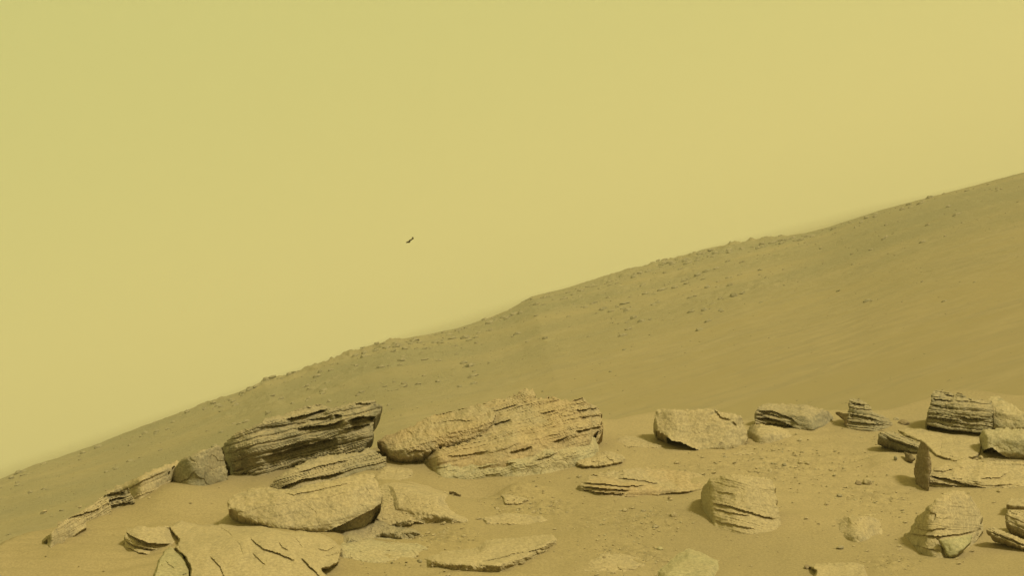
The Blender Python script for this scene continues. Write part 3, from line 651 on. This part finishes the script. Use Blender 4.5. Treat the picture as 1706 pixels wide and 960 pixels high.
rock('boulder', M_OLIVE, 'rough rounded boulder at the right edge behind the block of thin beds', 'rock',
     ZD((1110, 190), (1200, 130), (1250, 128), (1330, 190), (1430, 228), (1500, 300), (1570, 320), (1700, 340), (1700, 545), (1400, 545), (1175, 530), (1170, 400)),
     planes=[(ZD((1350, 330))[0] + (85, 1.8))], contact=0.1, thick=70, round_w=8, round_d=9, crag=1.5, anchor=ZD((1350, 640))[0], push=25)
rock('boulder', M_OLIVE, 'round pitted boulder cut off by the right edge, dark shade at its foot', 'rock',
     ZD((1055, 600), (1085, 540), (1200, 515), (1400, 508), (1560, 515), (1700, 540), (1760, 900), (1500, 866), (1350, 866), (1200, 850), (1040, 835), (1060, 800), (1100, 770), (1075, 680)),
     planes=[(ZD((1400, 620))[0] + (88, 1.4)), (ZD((1150, 640))[0] + (180, 2.2)), (ZD((1350, 800))[0] + (262, 1.3))], ledges=[(ZD((1040, 740), (1110, 770), (1200, 740), (1280, 800), (1400, 862)), 45, 14)], contact=0.1, thick=90, round_w=12, round_d=12, rough=1.8)
rock('flat_slab', M_PALE, 'low pale slab half buried between the upper right block and the dark elongated stone', 'rock',
     Z7((930, 300), (1000, 285), (1100, 278), (1300, 318), (1460, 338), (1485, 400), (1440, 470), (1300, 505), (1180, 470), (1110, 400), (1000, 352)),
     lie=6, bury=0,  thick=30, round_w=9, rough=1.8, crag=1.6, ledges=[(Z7((1080, 370), (1200, 340), (1280, 330)), 5, 6), (Z7((1250, 445), (1300, 465), (1330, 460)), 7, 4)])
rock('elongated_stone', M_GREY, 'dark elongated layered stone leaning down towards the upright slab', 'rock',
     Z7((848, 345), (868, 315), (940, 312), (1000, 340), (1080, 370), (1115, 392), (1105, 436), (1050, 436), (980, 420), (930, 400), (880, 385), (850, 365)),
     planes=[(Z7((960, 350))[0] + (70, 1.5)), (Z7((930, 375))[0] + (250, 1.1))], contact=0.15, thick=40, round_w=4, round_d=5, beds=[(-22, 4, 5, 26, None)],
     ledges=[(Z7((900, 350), (960, 370), (1090, 412)), 12, 6)], anchor=Z7((1000, 455))[0])
rock('stone', M_BROWN, 'small dark triangular stone just left of the upright slab', 'rock',
     Z7((1003, 430), (1050, 445), (1075, 468), (1050, 490), (1012, 492)), planes=[(Z7((1040, 470))[0] + (180, 1.5))], contact=.1, thick=20, round_w=3, round_d=3, ragged=.8)
compound('slab_rock', 'long layered slab with an upright left end face, its shade painted as dark brown', 'rock', [
    ('rock_layer', M_TAN, Z8((885, 300), (905, 255), (960, 232), (1050, 200), (1150, 168), (1300, 190), (1540, 188), (1640, 200), (1640, 350), (1540, 364), (1460, 380), (1300, 390), (1150, 392), (1000, 397), (900, 392), (870, 370)),
     dict(planes=[(Z8((1200, 330))[0] + (85, 2.4)), (Z8((1300, 380))[0] + (262, 0.8))], thick=70, round_w=4, round_d=5, rough=1.8, beds=[(-5, 4, 4, 36, None)],
          ledges=[(Z8((885, 292), (1000, 308), (1100, 332), (1200, 358), (1300, 378), (1460, 376)), 13, 5), (Z8((900, 335), (1040, 352), (1180, 375)), 8, 4), (Z8((930, 265), (1010, 262), (1080, 245)), 6, 5), (Z8((1230, 310), (1380, 300), (1440, 265)), 6, 5), (Z8((1330, 355), (1480, 345)), 6, 4)])),
    ('upright_face', M_BROWN, Z8((818, 205), (836, 110), (854, 66), (888, 80), (910, 112), (918, 160), (932, 210), (926, 262), (915, 292), (910, 392), (865, 396), (822, 335), (808, 262)),  # faces away from the sun; its shade is painted by the browner, darker material
     dict(planes=[(Z8((900, 230))[0] + (180, 2.2))], contact=0.0, thick=30, round_w=1.5, round_d=1.5, ragged=.9, rough=1.4, push=-14, anchor=Z8((880, 392))[0])),
])
compound('pointed_boulder', 'cone-shaped boulder with a pale green facet low on its right front', 'rock', [
    ('body', M_TAN, Z8((1005, 412), (1050, 388), (1140, 388), (1195, 418), (1232, 480), (1272, 560), (1262, 602), (1242, 642), (1232, 692), (1182, 752), (1120, 802), (1092, 832), (1030, 852), (960, 864), (860, 842), (800, 802),
                    (738, 762), (728, 720), (758, 680), (788, 650), (820, 580), (900, 500)),
     dict(planes=[(Z8((1060, 620))[0] + (82, 0.9)), (Z8((1060, 840))[0] + (85, 0.4)), (Z8((960, 600))[0] + (160, 1.8)), (Z8((1180, 620))[0] + (10, 1.3)), (Z8((900, 760))[0] + (220, 1.1)), (Z8((1080, 500))[0] + (88, 2.2))], thick=80, round_w=10, round_d=10,
          rough=1.8, beds=[(-4, 8, 2.0, 40, None)], crag=1.0,
          ledges=[(Z8((762, 678), (870, 694), (980, 700), (1100, 686), (1240, 650)), 8, 6), (Z8((800, 640), (900, 660), (1050, 640)), 4, 6), (Z8((760, 750), (900, 780), (1000, 800)), 4, 6), (Z8((900, 520), (960, 560), (940, 600)), 4, 6)],
          cracks=[(Z8((965, 715), (1000, 770), (1020, 840)), 5, 1.8)])),
    ('facet', M_GREEN, Z8((972, 722), (1040, 704), (1110, 694), (1205, 676), (1180, 745), (1122, 798), (1088, 826), (1040, 840), (1012, 790)),
     dict(planes=[(Z8((1080, 780))[0] + (30, 0.9)), (Z8((1080, 800))[0] + (265, .5))], contact=0.0, thick=22, round_w=4, round_d=5, rough=1.0, fine=.5, ragged=1, anchor=Z8((960, 864))[0], push=3)),
])
compound('layered_rock', 'tilted thin plates cut off by the right edge beside the cone-shaped boulder', 'rock', [
    ('plate', M_TAN, Z8((1418, 560), (1440, 522), (1540, 515), (1700, 525), (1700, 715), (1540, 705), (1480, 665), (1428, 615)), dict(planes=[(Z8((1520, 580))[0] + (80, 1.3)), (Z8((1480, 640))[0] + (240, 1.3))], contact=.1, thick=50, round_w=5, round_d=6, beds=[(-24, 4, 5, 30, None)], anchor=Z8((1520, 740))[0])),
    ('plate', M_TAN, Z8((1415, 492), (1460, 438), (1540, 446), (1700, 470), (1700, 515), (1480, 506)), dict(planes=[(Z8((1500, 490))[0] + (90, 2.4))], contact=.1, thick=40, round_w=3, round_d=4, anchor=Z8((1520, 600))[0], push=10)),
    ('plate', M_TAN, Z8((1306, 660), (1338, 636), (1420, 668), (1520, 710), (1700, 760), (1700, 830), (1520, 770), (1420, 735), (1326, 694)), dict(planes=[(Z8((1420, 700))[0] + (66, 2.0))], contact=.2, thick=40, round_w=3, round_d=4, beds=[(-24, 3.5, 5, 40, None)],
        ledges=[(Z8((1320, 672), (1420, 705), (1520, 745), (1640, 790)), 8, 4)])),
])
rock('buried_rock', M_TAN, 'low half-buried rough rock left of the cone-shaped boulder', 'rock',
     Z8((140, 602), (230, 578), (380, 568), (500, 558), (592, 578), (602, 622), (572, 692), (482, 744), (430, 754), (370, 724), (260, 668), (160, 644)),
     planes=[(Z8((430, 700))[0] + (90, 2.0)), (Z8((300, 640))[0] + (190, 1.3))], thick=40, round_w=5, round_d=5, rough=1.8, crag=2.2, crag_size=14)
rock('pale_slab', M_PALE, 'pale flat slab cut off by the bottom edge, right of the green stone', 'rock',
     Z8((88, 902), (130, 880), (250, 868), (380, 862), (482, 880), (505, 960), (500, 1090), (90, 1090), (150, 935)), lie=10, bury=0, anchor=Z8((300, 960))[0],  thick=40, round_w=6,
     ledges=[(Z8((85, 905), (140, 900), (160, 960)), 8, 5)])
rock('green_stone', M_GREEN, 'smooth pale green stone cut off by the bottom edge', 'rock',
     Z6((610, 770), (700, 680), (760, 640), (840, 598), (960, 640), (1065, 690), (1075, 740), (1040, 900), (620, 900)), lie=14, bury=0, anchor=Z6((840, 810))[0],  thick=40, round_w=24, rough=1.6, fine=.4)

# ---- low bedrock showing through the sand
for (lab, pts, h, m) in (
        ('rough bedrock patch in the sand between the broad boulder and the long low pale slab', [(556, 905), (620, 888), (690, 893), (724, 915), (690, 937), (620, 947), (566, 935)], 4, M_OLIVE),
        ('thin flaky bedrock at the left foot of the blunt boulder', [(1003, 735), (1040, 720), (1085, 726), (1126, 744), (1100, 754), (1040, 752)], 4, M_TAN),
        ('low bedrock patch just above the long low pale slab', [(786, 862), (840, 847), (900, 853), (934, 870), (880, 884), (810, 880)], 3.5, M_TAN),
        ('thin bedrock streak on the sand under the blunt boulder', [(1180, 756), (1240, 745), (1310, 748), (1290, 764), (1210, 768)], 3.5, M_TAN),
        ('pale plate in the sand between the two large outcrops', [(636, 768), (692, 778), (694, 798), (655, 814), (612, 802)], 5, M_PALE),
        ('dusty bedrock wedge between the broad boulder and the low rounded rock', [(612, 806), (655, 792), (700, 806), (706, 840), (690, 872), (645, 884), (606, 866)], 5, M_TAN),
        ('faint bedrock streak above the cone-shaped boulder, below the pebble pair', [(1340, 868), (1420, 850), (1500, 852), (1510, 862), (1420, 868)], 3, M_PALE),
        ('crusty bedrock patch beside the smooth green stone at the bottom edge', [(955, 935), (1010, 915), (1070, 922), (1088, 945), (1040, 962), (970, 962)], 3.5, M_TAN)):
    rock('bedrock_patch', m, lab, 'rock', pts, lie=h, bury=0, thick=20, round_w=11, rough=2.2, fine=0.6, crag=1.6, crag_size=13, beds=[(4, 5, 4, 30, None)])

# ---- single small stones on the sand: (px, py of the foot, width px, height px, material, label)
def stone_mesh(name, w, h, seed, mat):
    rs = np.random.RandomState(seed)
    import bmesh
    bm = bmesh.new(); bmesh.ops.create_icosphere(bm, subdivisions=3, radius=1.0)
    ax = rs.randn(7, 3); ax /= np.linalg.norm(ax, axis=1)[:, None]; cut = 0.62 + 0.3 * rs.rand(7)
    for v in bm.verts:
        p = np.array(v.co)
        for a, c in zip(ax, cut):
            k = p.dot(a)
            if k > c: p = p - a * (k - c) * 0.85
        n = float(fbm(np.array(p[0] * 2 + seed), np.array(p[1] * 2 + p[2] * 1.7), 3)); p = p * (1 + 0.22 * n)
        v.co = (p[0] * w / 2, p[1] * w / 2 * 0.8, p[2] * h * 0.62 + h * 0.30)
    me = bpy.data.meshes.new(name); bm.to_mesh(me); bm.free(); me.materials.append(mat)
    return me
def sand_point(px, py):
    d = ray(np.array(float(px)), np.array(float(py))); t = -CAM_F[2] / d[2]
    for _ in range(6):
        p = CAM_F + d * t; t = (sand_height(p[0], p[1]) - CAM_F[2]) / d[2]
    return CAM_F + d * t, t / FPX
STONES = [
    (1445, 806, 17, 10, M_PALE, 'rounded pale pebble, the larger of a close pair on open sand'), (1430, 808, 13, 7, M_BROWN, 'dark flat pebble touching the larger pale pebble'),
    (1121, 861, 12, 9, M_PALE, 'single whitish pebble left of the barrel-shaped boulder'), (1115, 832, 8, 5, M_BROWN, 'tiny dark stone below the tip of the flat plate'),
    (1400, 915, 14, 6, M_GREY, 'small flat grey stone below the low half-buried rock'), (1492, 766, 7, 7, M_GREY, 'tiny upright stone left of the dark triangular stone'),
    (1344, 948, 12, 7, M_BROWN, 'small dark chip on the pale flat slab at the bottom edge'), (1208, 766, 10, 7, M_GREY, 'small dark stone on the sand below the blunt boulder'),
    (1377, 842, 9, 5, M_PALE, 'small pale stone on open sand above the low half-buried rock'), (1398, 828, 10, 5, M_GREY, 'small grey stone between the pebble pair and the barrel-shaped boulder'),
    (1283, 786, 9, 5, M_PALE, 'small pale stone just above the barrel-shaped boulder'), (1345, 774, 9, 5, M_TAN, 'small tan stone in the gravel above the pebble pair'),
    (1307, 776, 10, 5, M_GREY, 'small grey stone in the middle of the gravel patch'), (1092, 880, 11, 5, M_GREY, 'flat grey stone on the gravel left of the barrel-shaped boulder'),
    (1040, 852, 10, 5, M_TAN, 'small tan stone on the gravel below the long flat plate'), (1072, 853, 9, 4, M_GREY, 'thin grey chip right of the tan stone below the flat plate'),
    (1006, 933, 9, 6, M_BROWN, 'dark pebble near the bottom edge left of the green stone'), (1100, 916, 12, 5, M_GREEN, 'thin greenish chip just above the smooth green stone'),
    (699, 938, 10, 6, M_GREY, 'small dark stone left of the long low pale slab'), (828, 851, 9, 6, M_TAN, 'small stone under the crumbly patch in the middle'),
    (1505, 706, 24, 7, M_BROWN, 'flat dark stone on the sand rise left of the upper right block'), (1493, 700, 12, 5, M_GREY, 'small grey stone beside the flat dark stone on the rise'),
    (1660, 786, 14, 6, M_GREY, 'flat stone lying on the long layered slab by the right edge'), (1634, 765, 10, 6, M_PALE, 'pale pebble at the foot of the pitted right-edge boulder'),
]
for k, (px, py, w, h, m, lab) in enumerate(STONES):
    b, s = sand_point(px, py)
    o = link('pebble', stone_mesh('pebble', w * s, h * s, 40 + k, m))
    o.matrix_world = WORLD @ Matrix.Translation(Vector(b)) @ Matrix.Rotation(k * 1.7, 4, 'Z')
    tag(o, lab, 'pebble', 'pebbles lying on the sand')

# ---- gravel: thousands of grains, one object
def scatter(name, pts, sizes, mat, seed, flat=0.6, cheap=False):
    rs = np.random.RandomState(seed)
    phi = (1 + 5 ** .5) / 2
    iv = np.array([(-1, phi, 0), (1, phi, 0), (-1, -phi, 0), (1, -phi, 0), (0, -1, phi), (0, 1, phi), (0, -1, -phi), (0, 1, -phi), (phi, 0, -1), (phi, 0, 1), (-phi, 0, -1), (-phi, 0, 1)]) / 1.9
    it = np.array([(0, 11, 5), (0, 5, 1), (0, 1, 7), (0, 7, 10), (0, 10, 11), (1, 5, 9), (5, 11, 4), (11, 10, 2), (10, 7, 6), (7, 1, 8), (3, 9, 4), (3, 4, 2), (3, 2, 6), (3, 6, 8), (3, 8, 9), (4, 9, 5), (2, 4, 11), (6, 2, 10), (8, 6, 7), (9, 8, 1)])
    if cheap:
        iv = np.array([(1, 0, 0), (-1, 0, 0), (0, 1, 0), (0, -1, 0), (0, 0, 1), (0, 0, -1.0)])
        it = np.array([(0, 2, 4), (2, 1, 4), (1, 3, 4), (3, 0, 4), (2, 0, 5), (1, 2, 5), (3, 1, 5), (0, 3, 5)])
    K = len(iv)
    n = len(pts)
    v = iv[None] * (1 + 0.45 * (rs.rand(n, K, 1) - .5))
    v = v * np.stack([0.7 + .6 * rs.rand(n), 0.7 + .6 * rs.rand(n), flat * (0.7 + .6 * rs.rand(n))], -1)[:, None, :]
    a = rs.rand(n) * 6.28; c, s = np.cos(a)[:, None], np.sin(a)[:, None]
    v = np.stack([v[..., 0] * c - v[..., 1] * s, v[..., 0] * s + v[..., 1] * c, v[..., 2]], -1) * np.asarray(sizes)[:, None, None]
    V = (v + np.asarray(pts)[:, None, :]).reshape(-1, 3)
    Fc = (it[None] + K * np.arange(n)[:, None, None]).reshape(-1, 3)
    o = link(name, build_mesh(name, V, Fc, mat)); o['kind'] = 'stuff'
    return o
rs = np.random.RandomState(3)
px, py = rs.uniform(-60, 1770, 120000), rs.uniform(690, 985, 120000)
gx_, gy_ = plane_xy(px, py)
keep = rs.rand(len(px)) < (0.012 + 0.75 * grit_mask(gx_, gy_) ** 1.3) * np.interp(px, [0, 550, 700], [0.15, 0.3, 1])
crest_y = np.interp(px, cx, cy); keep &= py > crest_y + 6
gx_, gy_ = gx_[keep], gy_[keep]
sz = 0.0007 + 0.0030 * rs.rand(len(gx_)) ** 4 + 0.0022 * (rs.rand(len(gx_)) > .965)
pf = np.stack([gx_, gy_, sand_height(gx_, gy_) + drift(gx_, gy_) + sz * 0.15], -1)
pale = rs.rand(len(sz)) < .7
for (mk, mt, lab, sd_) in ((pale, M_PALE, 'fine pale gravel scattered over the sand', 5), (~pale, M_OLIVE, 'fine dark gravel scattered over the sand', 8)):
    g = scatter('gravel', to_world(pf[mk]), sz[mk], mt, sd_)
    g['label'] = lab; g['category'] = 'gravel'

make_ground()
allb = np.concatenate(BASES); pick = allb[rs.randint(0, len(allb), 2600)]
cxy = pick + rs.randn(2600, 2) * np.array([0.045, 0.075])
keep = grit_mask(cxy[:, 0], cxy[:, 1]) + 0.35 * rs.rand(2600) + 0.5 * fbm(cxy[:, 0] * 3, cxy[:, 1] * 3, 2) > 0.3
keep &= cxy[:, 1] < pick[:, 1] + 0.06
cxy = cxy[keep]; csz = 0.0014 + 0.0060 * rs.rand(len(cxy)) ** 4
o = scatter('rock_chips', to_world(np.stack([cxy[:, 0], cxy[:, 1], sand_height(cxy[:, 0], cxy[:, 1]) + drift(cxy[:, 0], cxy[:, 1]) + csz * .15], -1)), csz, M_TAN, 12, 0.45)
o['label'] = 'small broken flakes of rock around the feet of the larger stones'; o['category'] = 'rubble'

# ---- broken rock along the crest and face of the low hill: far too many and small to count
N = 11000
azr = rs.uniform(-0.22, 0.22, N); tt = np.where(rs.rand(N) < .62, 0.93 + 0.05 * rs.randn(N), np.where(rs.rand(N) < .5, 0.68 + .06 * rs.randn(N), rs.uniform(.15, 1, N)))
rr_ = tt * ridge_dist(azr)
xw, yw, zw, _, _ = ground_world(azr, rr_)
dens = fbm(xw / 6, yw / 6, 3); k = (dens > 0.02) | (rs.rand(N) < .10)
pxr = W / 2 + FPX * np.tan(azr) * 0.96
patch = np.interp(pxr, [0, 150, 450, 520, 700, 820, 960, 1010, 1260, 1330, 1706], [.25, .3, .9, 1, .8, .5, .7, 1, 1, .25, .2])
k &= (tt < 0.99) & (rr_ > 22) & (rs.rand(N) < patch)
szr = (0.016 + 0.15 * rs.rand(N) ** 5) * np.clip(rr_ / 95, .25, 1.1)
o = scatter('hill_rubble', np.stack([xw, yw, zw + szr * .1], -1)[k], szr[k], M_RUBBLE, 6, 0.55)
o['label'] = 'broken rubble along the brow of the low hill, coloured dark to stand for ledge shadows'; o['category'] = 'rubble'

N2 = 9000
az2 = rs.uniform(-0.20, 0.20, N2); t2 = rs.uniform(0.14, 0.995, N2) ** 0.8; r2 = t2 * ridge_dist(az2)
x2, y2, z2, _, _ = ground_world(az2, r2)
k2 = (r2 > 22) & (rs.rand(N2) < 0.25 + 0.75 * sstep(-.1, .3, fbm(x2 / 5, y2 / 5, 3)))
s2 = (0.005 + 0.020 * rs.rand(N2) ** 5) * np.clip(r2 / 70, .35, 1.5)
o = scatter('slope_gravel', np.stack([x2, y2, z2 + s2 * .2], -1)[k2], s2[k2], M_RUBBLE, 9, 0.7, True)
o['label'] = 'sparse dark grit over the long sandy slope'; o['category'] = 'gravel'

# ---- the small dark wavy object in the sky
def wavy_object():
    d = 40.0
    path = [(676.5, 404.5), (679.5, 403.2), (681.6, 403.4), (682.6, 401.0), (684.2, 399.8), (686.6, 398.6), (688.2, 397.4), (687.2, 395.2)]
    rad = [0.9, 1.3, 1.6, 1.5, 1.15, 1.2, 1.05, 1.6]
    pts = np.array([CAM_F + ray(np.array(a), np.array(b)) * (d + 0.02 * math.sin(i * 1.3)) for i, (a, b) in enumerate(path)])
    s = d / FPX; c = pts.mean(0); pts = pts - c
    V, Fc, K = [], [], 10
    n = len(pts)
    dense_t = np.linspace(0, n - 1, 29)
    P = np.stack([np.interp(dense_t, np.arange(n), pts[:, i]) for i in range(3)], -1); Rd = np.interp(dense_t, np.arange(n), rad) * s
    Rd[0] *= .3; Rd[-1] *= .3
    for i in range(len(P)):
        t = P[min(i + 1, len(P) - 1)] - P[max(i - 1, 0)]; t /= np.linalg.norm(t)
        a = np.cross(t, F_); a /= np.linalg.norm(a); b = np.cross(t, a)
        for j in range(K):
            an = 2 * math.pi * j / K; V.append(P[i] + (a * math.cos(an) + b * math.sin(an)) * Rd[i] * (1 + .15 * math.sin(3 * an + i)))
    for i in range(len(P) - 1):
        for j in range(K):
            Fc.append((i * K + j, i * K + (j + 1) % K, (i + 1) * K + (j + 1) % K, (i + 1) * K + j))
    m, nt, b = new_mat('dark_debris'); b.inputs['Roughness'].default_value = .8
    nz = nd(nt, 'ShaderNodeTexNoise', Scale=60.0, Detail=3.0)
    nt.links.new(mixc(nt, nz.outputs['Fac'], (0.035, 0.028, 0.012), (0.07, 0.055, 0.022)), b.inputs['Base Color'])
    me = build_mesh('flying_debris', np.array(V), np.array(Fc), m, True)
    import bmesh
    bm = bmesh.new(); bm.from_mesh(me); bmesh.ops.holes_fill(bm, edges=bm.edges); bmesh.ops.recalc_face_normals(bm, faces=bm.faces); bm.to_mesh(me); bm.free()
    o = link('flying_debris', me); o.matrix_world = WORLD @ Matrix.Translation(Vector(c))
    tag(o, 'tiny dark wavy object hanging in the open sky', 'debris')
wavy_object()

# ---- dusty air
def haze():
    x = 6100; z0, z1 = -60, 75
    V = [(-x, -x, z0), (x, -x, z0), (x, x, z0), (-x, x, z0), (-x, -x, z1), (x, -x, z1), (x, x, z1), (-x, x, z1)]
    Fc = [(3, 2, 1, 0), (4, 5, 6, 7), (0, 1, 5, 4), (1, 2, 6, 5), (2, 3, 7, 6), (3, 0, 4, 7)]
    m = bpy.data.materials.new('dusty_air'); m.use_nodes = True; nt = m.node_tree; nt.nodes.clear()
    out = nt.nodes.new('ShaderNodeOutputMaterial'); v = nt.nodes.new('ShaderNodeVolumePrincipled')
    v.inputs['Color'].default_value = (0.91, 0.88, 0.70, 1); v.inputs['Density'].default_value = HAZE; v.inputs['Anisotropy'].default_value = 0.2
    nt.links.new(v.outputs[0], out.inputs['Volume'])
    o = link('haze', build_mesh('haze', np.array(V, float), np.array(Fc), m)); o['kind'] = 'stuff'
HAZE = 0.0016
if HAZE > 0: haze()
